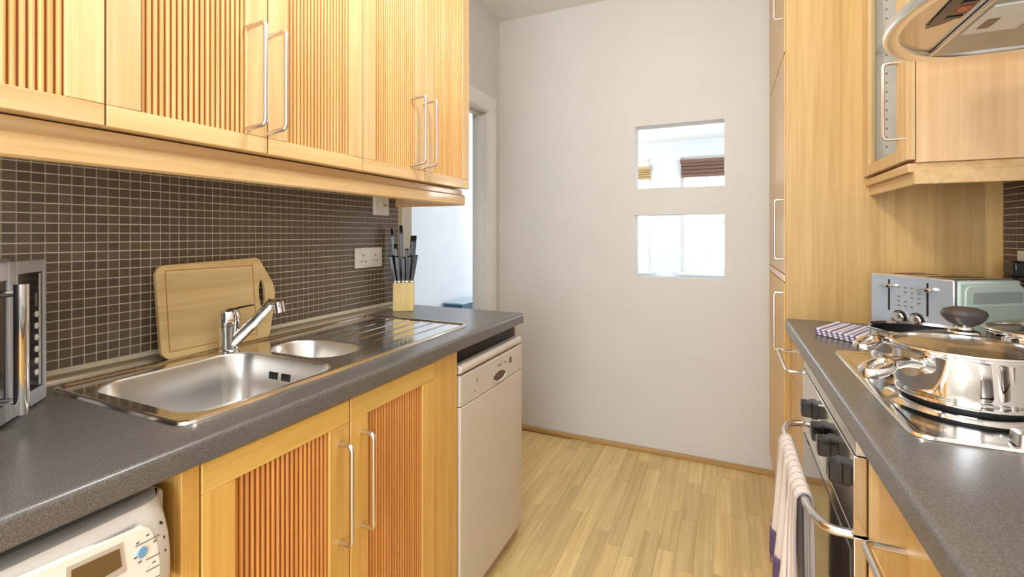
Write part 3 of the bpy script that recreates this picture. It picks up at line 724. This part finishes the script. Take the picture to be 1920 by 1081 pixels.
# ------------------------------------------------------------------ base units, right run
XRF = 0.224
def drawer_unit(y0, y1, lab, hy, n=3, low=True):
    c = thing('drawer_unit', lab, 'cabinet', (0.5, (y0+y1)/2, 0))
    part('body', MB().box(XRF+0.021, XR-0.02, y0+0.001, y1-0.001, 0.12, 0.868), W_BZ, c)
    zs = [0.862, 0.705, 0.42, 0.13] if n == 3 else [0.862, 0.13]
    for k in range(len(zs)-1):
        d = slab(c, XRF, y0+0.002, y1-0.002, zs[k+1]+0.002, zs[k]-0.002, W_BZ, nm='drawer')
        if k and not low: continue
        hz_ = zs[k]-0.062
        handle(d, [(XRF+0.001, hy[0], hz_), (XRF-0.048, hy[0], hz_), (XRF-0.048, hy[1], hz_), (XRF+0.001, hy[1], hz_)])
    part('plinth', MB().box(XRF+0.05, XRF+0.065, y0+0.001, y1-0.001, 0, 0.119), W_BY, c)
    return c
drawer_unit(1.592, 2.048, 'golden oak drawer unit between the oven and the tall cabinet', (1.70, 1.985), 3, False)
drawer_unit(0.20, 0.990, 'golden oak drawer unit in the lower right corner beside the oven', (0.47, 0.80))
drawer_unit(-0.60, 0.198, 'golden oak drawer unit nearest the camera, out of view below the right worktop', (-0.35, -0.05))

# oven
OV = 0.204
ov = thing('oven', 'built-in stainless steel oven with black knobs and towel rail', 'oven', (0.5, 1.292, 0))
oy0, oy1 = 0.995, 1.588
part('body', MB().box(OV+0.024, XR-0.03, oy0+0.004, oy1-0.004, 0.12, 0.866), pmat('oven_case', lin(60, 50, 44), 0.6), ov)
fc = part('fascia', MB().box(OV, OV+0.022, oy0, oy1, 0.704, 0.842), STEEL_OV, ov, 0.0015)
part('top_trim', MB().box(OV+0.004, OV+0.024, oy0, oy1, 0.844, 0.868), SATIN, ov)
od = part('door', MB().box(OV+0.001, OV+0.022, oy0+0.002, oy1-0.002, 0.135, 0.699), STEEL_OV, ov, 0.0015)
part('door_glass', MB().box(OV-0.001, OV+0.002, oy0+0.022, oy1-0.022, 0.16, 0.665), pmat('oven_glass', lin(52, 40, 34), 0.06, coat=0.6), od)
for ky in (1.058, 1.168, 1.245, 1.398):
    kq = part('knob', MB().loft([[(OV-d, ky+a*wq, 0.787+b*hq) for a, b in ((-1, -0.8), (-0.8, -1), (0.8, -1), (1, -0.8), (1, 0.8), (0.8, 1), (-0.8, 1), (-1, 0.8))] for d, wq, hq in ((0.0, 0.020, 0.021), (0.006, 0.020, 0.021), (0.008, 0.018, 0.0185), (0.026, 0.0165, 0.018), (0.028, 0.014, 0.016))]), BLACK, fc)
part('warning_light', MB().lathe([(0.003, OV-0.002), (0.003, OV+0.001)], (0, 1.112, 0.790), 10, 'x'), RED, fc)
part('handle', MB().tube([(OV+0.002, 1.016, 0.694), (OV-0.034, 1.020, 0.692), (OV-0.056, 1.075, 0.690), (OV-0.056, 1.49, 0.690), (OV-0.040, 1.545, 0.691), (OV+0.002, 1.555, 0.693)], 0.0085, 12, 0.03), STEEL, od)

# towel over the oven rail
def cloth(nm, pts_fn, nu, nv, mat, lab=None, parent=None, thick=0.003):
    mb = MB(); vs = []; uvs = []
    for j in range(nv+1):
        for i in range(nu+1):
            p, uv = pts_fn(i/nu, j/nv); vs.append(p); uvs.append(uv)
    fs = [(j*(nu+1)+i, j*(nu+1)+i+1, (j+1)*(nu+1)+i+1, (j+1)*(nu+1)+i) for j in range(nv) for i in range(nu)]
    lo = [min(p[k] for p in vs) for k in range(3)]; hi = [max(p[k] for p in vs) for k in range(3)]; c = [(lo[k]+hi[k])/2 for k in range(3)]
    if parent is None: c[2] = lo[2]
    me = bpy.data.meshes.new(nm); me.from_pydata([(p[0]-c[0], p[1]-c[1], p[2]-c[2]) for p in vs], [], fs)
    ul = me.uv_layers.new(name='UVMap')
    for lp in me.loops: ul.data[lp.index].uv = uvs[lp.vertex_index]
    me.polygons.foreach_set('use_smooth', [True]*len(me.polygons)); me.materials.append(mat)
    o = bpy.data.objects.new(nm, me); C.objects.link(o)
    if parent is None: o.location = c; POS[o] = Vector(c); OFF[o] = Vector((0, 0, 0))
    else: o.parent = parent; o.location = Vector(c)-POS[parent]; POS[o] = Vector(c)
    s_ = o.modifiers.new('solid', 'SOLIDIFY'); s_.thickness = thick; s_.offset = 0
    return o
BXr = OV-0.056
def towel_pt(u, v):
    # u across the rail (y), v along the length: front hem -> over the rail -> back hem
    y = 1.118+0.315*u
    front = 0.235-0.0*u; back = 0.33
    tot = front+0.035+back; s_ = v*tot
    bunch = 0.006*math.sin(u*19)+0.004*math.sin(u*41+1)
    if s_ < front:
        z = 0.690-(front-s_); k = (front-s_)/front
        x = BXr-0.0125-0.004-0.010*k+bunch*(0.25+1.2*k)
        y = y+(0.035*k if u > 0.7 else 0.012*k)*(u-0.3)+0.02*k*(1-u)*math.sin(6*k)
    elif s_ < front+0.035:
        a = (s_-front)/0.035*PI; x = BXr-0.0125*math.cos(a); z = 0.690+0.0125*math.sin(a); x += 0
    else:
        k = (s_-front-0.035)/back; z = 0.690-(s_-front-0.035); x = BXr+0.0125+0.004*k+bunch*0.45
        x = min(x, OV-0.004)
    return (x, y, z), (u*0.315, v*tot)
tw = cloth('tea_towel', towel_pt, 44, 70, TOWEL_L)
tag(tw, 'white tea towel with thin grey lines and purple fringed hem on the oven rail', 'towel')
hm = cloth('hem', lambda u, v: ((lambda p: (p[0]-0.0006, p[1], p[2]))(((lambda q: (q[0]-0.0022, q[1], 0.455-0.065*v+(0.0)*u))(towel_pt(u, 0.0)[0]))), (u, v)), 44, 6, PURPLE, parent=tw)
fg = MB()
for k in range(60):
    u = k/59; q = towel_pt(u, 0.0)[0]; zz = 0.392
    fg.box(q[0]-0.0032, q[0]-0.0014, q[1]-0.0012, q[1]+0.0012, zz-0.020-0.008*random.random(), zz)
part('fringe', fg, PURPLE, tw, kind='stuff')

# ------------------------------------------------------------------ hob
hb = thing('hob', 'polished steel electric hob with solid black plates on the right worktop', 'hob', (0.53, 1.234, WT))
HX0, HX1, HY0, HY1 = 0.268, 0.790, 0.934, 1.535
hr = lambda d, r=0.03: rrect(HX0+d, HX1-d, HY0+d, HY1-d, r, 8)
plates = [(0.407, 1.150, 0.090), (0.418, 1.405, 0.075), (0.655, 1.150, 0.075), (0.640, 1.385, 0.090)]
hd = MB()
hd.loft([ring(hr(0), WT+0.0006), ring(hr(0.002), WT+0.005), ring(hr(0.008), WT+0.006), ring(hr(0.018, 0.026), WT+0.003)], False, False)
circ = lambda c, r, n=40: [(c[0]+r*math.cos(2*PI*k/n), c[1]+r*math.sin(2*PI*k/n)) for k in range(n)]
v_, f_ = fill_deck(hr(0.018, 0.026), [circ(p, p[2]+0.030) for p in plates], WT+0.003); hd.add(v_, f_)
for p in plates:
    hd.loft([ring(circ(p, p[2]+0.030), WT+0.003), ring(circ(p, p[2]+0.022), WT+0.0055), ring(circ(p, p[2]+0.014), WT+0.0095), ring(circ(p, p[2]+0.006), WT+0.0105), ring(circ(p, p[2]+0.002), WT+0.007)], False, True)
part('hob_top', hd, HOBST, hb, sharp=40)
for p in plates:
    part('hot_plate', MB().lathe([(p[2], WT+0.0072), (p[2], WT+0.016), (p[2]-0.003, WT+0.0175), (0.02, WT+0.0175), (0.018, WT+0.0165)], (p[0], p[1], 0), 40), MATTEBLK, hb)
for kx in (0.420, 0.500, 0.580, 0.660):
    part('knob', MB().loft([ring(rrect(kx-0.022-d, kx+0.022+d, 0.962-0.017-d, 0.962+0.017+d, 0.006, 3), z) for d, z in ((0.001, WT+0.0045), (0.001, WT+0.006), (-0.001, WT+0.022), (-0.004, WT+0.0245))]), SATIN, hb)

# pots
def pan(name, lab, cat, c, r, h, inner, lid, hang, hlen, group, z0=WT+0.018, hlift=0.0):
    p = thing(name, lab, cat, (c[0], c[1], z0), 0, group, local=True)
    R = r
    prof = [(R*0.90, 0.0), (R*0.965, 0.002), (R*0.985, 0.010), (R*0.972, 0.014), (R*0.975, 0.018), (R, 0.026), (R, h-0.006), (R*1.035, h), (R*1.03, h+0.002), (R*0.985, h-0.004)]
    part('pot_wall', MB().lathe(prof, (0, 0, 0), 56, cap=False).lathe([(R*0.90, 0), (0.001, 0)], (0, 0, 0), 56, cap=False), CHROME, p, sharp=40)
    part('interior', MB().lathe([(R*0.984, h-0.004), (R*0.975, 0.03), (R*0.93, 0.010), (0.001, 0.008)], (0, 0, 0), 56, cap=False), inner, p)
    d = Vector((math.cos(hang), math.sin(hang), 0)); n = Vector((-d.y, d.x, 0)); hz = h-0.020+hlift
    st_ = d*(R-0.004)
    part('handle_bracket', MB().tube([d*(R-0.002)+Vector((0, 0, hz)), d*(R+0.016)+Vector((0, 0, hz+0.002))], [0.017, 0.010], 12), CHROME, p)
    # hollow loop handle: slim neck that widens to a ring at its end
    e0 = R+0.014; e1 = R+hlen
    neck = [d*(e0)+Vector((0, 0, hz+0.002)), d*(e0+hlen*0.30)+Vector((0, 0, hz+0.010)), d*(e1-0.050)+Vector((0, 0, hz+0.008))]
    hb_ = part('handle', MB().tube(neck, [0.0085, 0.011, 0.0125], 12, 0.02), STEEL, p)
    lo_ = []
    for k in range(25):
        a = 2*PI*k/24; q = d*(e1-0.030+0.025*math.cos(a)) + n*(0.0150*math.sin(a)) + Vector((0, 0, hz+0.004-0.007*math.cos(a)))
        lo_.append(q)
    part('handle_ring', MB().tube(lo_, 0.0092, 12), STEEL, hb_)
    if lid:
        zl = h+0.002
        part('lid_rim', MB().lathe([(R*1.045, zl), (R*1.06, zl+0.003), (R*1.045, zl+0.006), (R*0.99, zl+0.0065), (R*0.985, zl+0.002)], (0, 0, 0), 56), STEEL, p)
        part('lid_glass', MB().lathe([(R*1.0, zl+0.005), (R*0.86, zl+0.014), (R*0.6, zl+0.022), (R*0.3, zl+0.027), (0.014, zl+0.029)], (0, 0, 0), 56, cap=False), LIDGLASS, p)
        part('knob_collar', MB().lathe([(0.024, zl+0.0285), (0.022, zl+0.032), (0.013, zl+0.035), (0.010, zl+0.042)], (0, 0, 0), 28), CHROME, p)
        part('lid_knob', MB().lathe([(0.011, zl+0.040), (0.024, zl+0.048), (0.0315, zl+0.057), (0.0335, zl+0.064), (0.030, zl+0.071), (0.018, zl+0.0755), (0.001, zl+0.077)], (0, 0, 0), 32), KNOBGR, p)
    return p
pan('saucepan', 'large steel saucepan with glass lid and dark round knob at the front of the hob', 'saucepan', (0.407, 1.150), 0.105, 0.088, STEEL_B, True, math.radians(222), 0.150, 'saucepans on the hob')
pan('frying_pan', 'open steel pan with black lining behind the large lidded saucepan', 'pan', (0.425, 1.425), 0.099, 0.075, NONSTICK, False, math.radians(226), 0.125, 'saucepans on the hob')
pan('saucepan', 'lidded steel saucepan cut by the right edge of the photo', 'saucepan', (0.642, 1.385), 0.108, 0.088, STEEL_B, True, math.radians(-40), 0.15, 'saucepans on the hob')

# folded striped towel
def ft(u, v):
    a = Vector((0.262, 1.760)); b = Vector((0.352, 1.925)); c = Vector((0.462, 1.830)); d = Vector((0.368, 1.640))
    p = (a*(1-u)+d*u)*(1-v)+(b*(1-u)+c*u)*v
    e = min(u, 1-u, v, 1-v)
    return p, e
t2 = thing('folded_towel', 'folded white and purple striped towel beside the hob on the right worktop', 'towel', (0.36, 1.79, WT))
for k in range(3):
    zb = WT+0.0042+k*0.0068
    def fn(u, v, zb=zb, k=k):
        p, e = ft(u, v)
        z = zb + 0.0018*math.sin(u*8*PI)*min(1, e*8+0.3)*(0.4+0.3*k)
        return (p.x-0.002*k, p.y+0.002*k, z), (u*0.20, v*0.17)
    cloth('fold', fn, 40, 16, TOWEL_S, parent=t2, thick=0.0056)

# ------------------------------------------------------------------ toaster
ax = Vector((0.548, -0.836, 0)); # along the chrome front, from far left to near right
tang = math.atan2(ax.y, ax.x)
to = thing('toaster', 'four-slice toaster with chrome front and mint green side behind the pans', 'toaster', (0.450, 1.945, WT), tang, local=True)
# local: x along chrome front 0..0.262, y into the body 0..0.20
TL, TD, TH = 0.262, 0.245, 0.190
rear = [(0.0, 0.0), (TL, 0.0), (TL, TD-0.02), (TL-0.02, TD), (0.155, TD), (0.045, 0.150), (0.0, 0.085)]
sh = lambda d: [(0.004, 0.004), (TL-0.004, 0.004), (TL-0.004, TD-0.024), (TL-0.024, TD-0.004), (0.157, TD-0.004), (0.048, 0.148), (0.004, 0.083)]
part('base', MB().prism(sh(0), 0.0, 0.014), BLACK, to)
part('body', MB().prism([(p[0], max(p[1], 0.010)) for p in rear], 0.014, TH-0.004), MINT, to, 0.008)
fcx = part('front_plate', MB().box(0.0, TL-0.002, -0.004, 0.010, 0.016, TH), pmat('mirror_front', (0.80, 0.84, 0.88), 0.20, 0.8), to, 0.004)
part('top_plate', MB().prism([(0.006, 0.004), (TL-0.014, 0.004), (TL-0.014, TD-0.03), (0.150, TD-0.012), (0.05, 0.142), (0.006, 0.083)], TH-0.004, TH+0.001), SATIN, to, 0.002)
sm = MB()
for k in (0.045, 0.085, 0.155, 0.195): sm.box(k, k+0.020, 0.03, 0.135 if k < 0.1 else 0.17, TH+0.0008, TH+0.0016)
part('bread_slot', sm, pmat('slot_brown', lin(80, 44, 34), 0.5), to)
ip = part('side_panel', MB().prism(rrect(0.030, TD-0.012, 0.030, TH-0.018, 0.018, 5), TL-0.0005, TL+0.003, 'x'), MINT, to, 0.0015)
part('side_inset', MB().prism(rrect(0.052, TD-0.020, TH-0.068, TH-0.036, 0.006, 4), TL+0.003, TL+0.0042, 'x'), MINTG, to)
part('side_ledge', MB().box(TL+0.002, TL+0.005, 0.032, TD-0.014, TH-0.078, TH-0.074), MINT, to)
for lx in (0.066, 0.187):
    part('lever_slot', MB().box(lx-0.0025, lx+0.0025, -0.0052, -0.0035, 0.075, TH-0.016), DARK, fcx)
    lv = part('lever', MB().loft([[(lx+a*0.021*s_, -0.005-d, TH-0.036+b*0.006*s_) for a, b in ((-1, 0), (-0.6, -1), (0.6, -1), (1, 0), (0.6, 1), (-0.6, 1))] for d, s_ in ((0, 0.7), (0.010, 1), (0.018, 1), (0.020, 0.8))]), CHROME, fcx)
    part('lever_mark', MB().prism([(lx+0.010, TH-0.040), (lx+0.022, TH-0.036), (lx+0.010, TH-0.032)], -0.0262, -0.024, 'y'), DARK, lv)
for lx in (0.101, 0.155):
    part('dial_ring', MB().lathe([(0.024, -0.0035), (0.024, -0.006), (0.0205, -0.007), (0.0205, -0.0035)], (lx, 0, 0.056), 28, 'y'), DARK, fcx)
    part('dial', MB().lathe([(0.019, -0.004), (0.018, -0.016), (0.014, -0.018), (0.001, -0.018)], (lx, 0, 0.056), 24, 'y'), CHROME, fcx)
bt = MB()
for a in range(4):
    for b in range(5):
        if (a+b) % 4 != 3: bt.box(0.094+a*0.021, 0.103+a*0.021, -0.0048, -0.0038, 0.093+b*0.0145, 0.0965+b*0.0145)
part('control_marks', bt, GREYP, fcx)

# socket with black plug on right wall
ws = thing('wall_socket', 'white wall socket with black plug behind the toaster at the right edge', 'socket', (XR-0.009, 1.92, 1.09))
part('faceplate', MB().box(XR-0.018, XR-0.0095, 1.865, 1.945, 1.095, 1.180), PLASTIC, ws, 0.002)
pg = thing('power_plug', 'black plug and cable in the socket behind the toaster', 'plug', (XR-0.03, 1.91, 1.10))
part('plug_body', MB().box(XR-0.050, XR-0.0185, 1.885, 1.945, 1.10, 1.150), BLACK, pg, 0.006)
part('cable', MB().tube([(XR-0.034, 1.915, 1.102), (XR-0.034, 1.916, 1.04), (XR-0.030, 1.93, 0.96), (XR-0.030, 1.95, 0.916)], 0.0035, 8, 0.03), BLACK, pg)

# ------------------------------------------------------------------ right wall cabinet with glass door
gc = thing('glass_wall_cabinet', 'oak wall cabinet with glazed door above the toaster', 'cabinet', (0.64, 1.83, 1.433))
GX = 0.450
part('side_panel', MB().box(GX+0.022, XR-0.0005, 1.612, 1.630, 1.425, 2.34), W_CABR, gc, 0.001)
part('side_panel', MB().box(GX+0.022, XR-0.0005, 2.032, 2.048, 1.433, 2.34), CABIN, gc)
part('back_panel', MB().box(XR-0.012, XR-0.0005, 1.630, 2.032, 1.433, 2.34), CABIN, gc)
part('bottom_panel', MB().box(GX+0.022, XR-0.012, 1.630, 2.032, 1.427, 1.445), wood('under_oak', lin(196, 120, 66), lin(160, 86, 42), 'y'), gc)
part('top_panel', MB().box(GX+0.022, XR-0.012, 1.630, 2.032, 2.322, 2.34), CABIN, gc)
part('shelf', MB().box(GX+0.03, XR-0.013, 1.631, 2.031, 1.86, 1.872), GLASS, gc)
pm = MB()
for k in range(24): pm.box(GX+0.060, GX+0.065, 2.0305, 2.0325, 1.50+k*0.032, 1.506+k*0.032)
part('pin_holes', pm, GREYP, gc)
gd = part('door', MB().box(GX, GX+0.020, 1.696, 1.985, 1.433, 1.470).box(GX, GX+0.020, 1.696, 1.985, 2.29, 2.338).box(GX, GX+0.020, 1.612, 1.696, 1.433, 2.338).box(GX, GX+0.020, 1.985, 2.046, 1.433, 2.338), W_Z, gc)
bev(gd, 0.0015)
part('glass_pane', MB().box(GX+0.008, GX+0.012, 1.690, 1.990, 1.466, 2.295), thin_glass('cabinet_glass', (0.96, 0.98, 0.97), 0.10), gd)
handle(gd, [(GX+0.001, 1.680, 1.503), (GX-0.035, 1.680, 1.503), (GX-0.035, 1.680, 1.722), (GX+0.001, 1.680, 1.722)])
pr = MB()
pr.prism([(GX+0.006, 1.622), (XR-0.002, 1.622), (XR-0.002, 1.634), (GX+0.018, 1.634), (GX+0.018, 2.046), (GX+0.006, 2.046)], 1.400, 1.4245)
pr.prism([(GX+0.018, 1.610), (XR-0.002, 1.610), (XR-0.002, 1.628), (GX+0.036, 1.628), (GX+0.036, 2.046), (GX+0.018, 2.046)], 1.366, 1.402)
tag(part('light_pelmet', pr, W_Y, None, 0.002), 'oak pelmet strip under the glazed wall cabinet', 'pelmet')

# ------------------------------------------------------------------ cooker hood
hd_ = thing('cooker_hood', 'steel cooker hood with rounded glass-edged canopy at the top right', 'cooker hood', (0.58, 1.24, 1.665))
HZ = 1.665
def hood_plan(d):
    x0, x1, ya, yb = 0.318+d, XR-0.0115, 0.94+d, 1.535-d
    pts = []
    for k in range(19):
        a = PI*1.0 - (PI/2)*k/18; pts.append((x0+0.21+0.21*math.cos(a), (ya+yb)/2+(yb-ya)/2*math.sin(a)))
    pts.append((x1, yb-0.002)); pts.append((x1, ya+0.002))
    for k in range(18):
        a = PI*1.5 - (PI/2)*k/18; pts.append((x0+0.21+0.21*math.cos(a), (ya+yb)/2+(yb-ya)/2*math.sin(a)))
    return pts
rim = MB().loft([ring(hood_plan(d), HZ+z) for d, z in ((0.026, 0.003), (0.010, 0.000), (0.003, 0.001), (0.000, 0.005), (-0.001, 0.012), (0.002, 0.022), (0.006, 0.027))], False, False)
rim.loft([ring(hood_plan(d), HZ+z) for d, z in ((0.026, 0.003), (0.029, 0.006), (0.030, 0.014))], False, False)
part('canopy_rim', rim, pmat('rim_steel', (0.88, 0.87, 0.84), 0.27, 1.0), hd_, sharp=50)
part('canopy', MB().loft([ring(hood_plan(d), HZ+z) for d, z in ((0.006, 0.027), (0.03, 0.036), (0.09, 0.050))], False, True), STEEL_B, hd_)
v_, f_ = fill_deck([(p[0], p[1]) for p in hood_plan(0.028)], [], HZ+0.012)
part('underside', MB().add(v_, f_), pmat('hood_under', (0.62, 0.56, 0.48), 0.2, 0.9), hd_)
fl_ = part('filter_panel', MB().box(0.462, 0.79, 0.99, 1.475, HZ+0.0045, HZ+0.0095), pmat('filter_grey', lin(172, 172, 168), 0.35, 0.6), hd_, 0.0015)
part('divider', MB().box(0.456, 0.462, 0.97, 1.49, HZ+0.003, HZ+0.0098), SATIN, hd_)
cs = part('control_slot', MB().prism([(0.392, 0.99), (0.440, 0.99), (0.440, 1.235), (0.415, 1.275), (0.392, 1.290)], HZ+0.0075, HZ+0.0098), pmat('slot_maroon', lin(54, 22, 20), 0.2), hd_)
part('indicator', MB().box(0.415, 0.435, 1.19, 1.215, HZ+0.0065, HZ+0.0078), RED, cs)
for yy in (1.05, 1.09, 1.13, 1.165, 1.235): part('slider', MB().box(0.412, 0.436, yy, yy+0.012, HZ+0.0055, HZ+0.0078), BLACK, cs)
lp_ = part('lamp_housing', MB().box(0.470, 0.560, 1.20, 1.345, HZ+0.0015, HZ+0.005), PLASTIC, fl_, 0.001)
part('lamp_window', MB().box(0.485, 0.505, 1.265, 1.315, HZ+0.0005, HZ+0.002), pmat('lamp_brown', lin(120, 96, 66), 0.3), fl_)
part('chimney', MB().box(0.56, XR-0.0115, 1.09, 1.38, HZ+0.045, ZC-0.002), STEEL_B, hd_, 0.002)
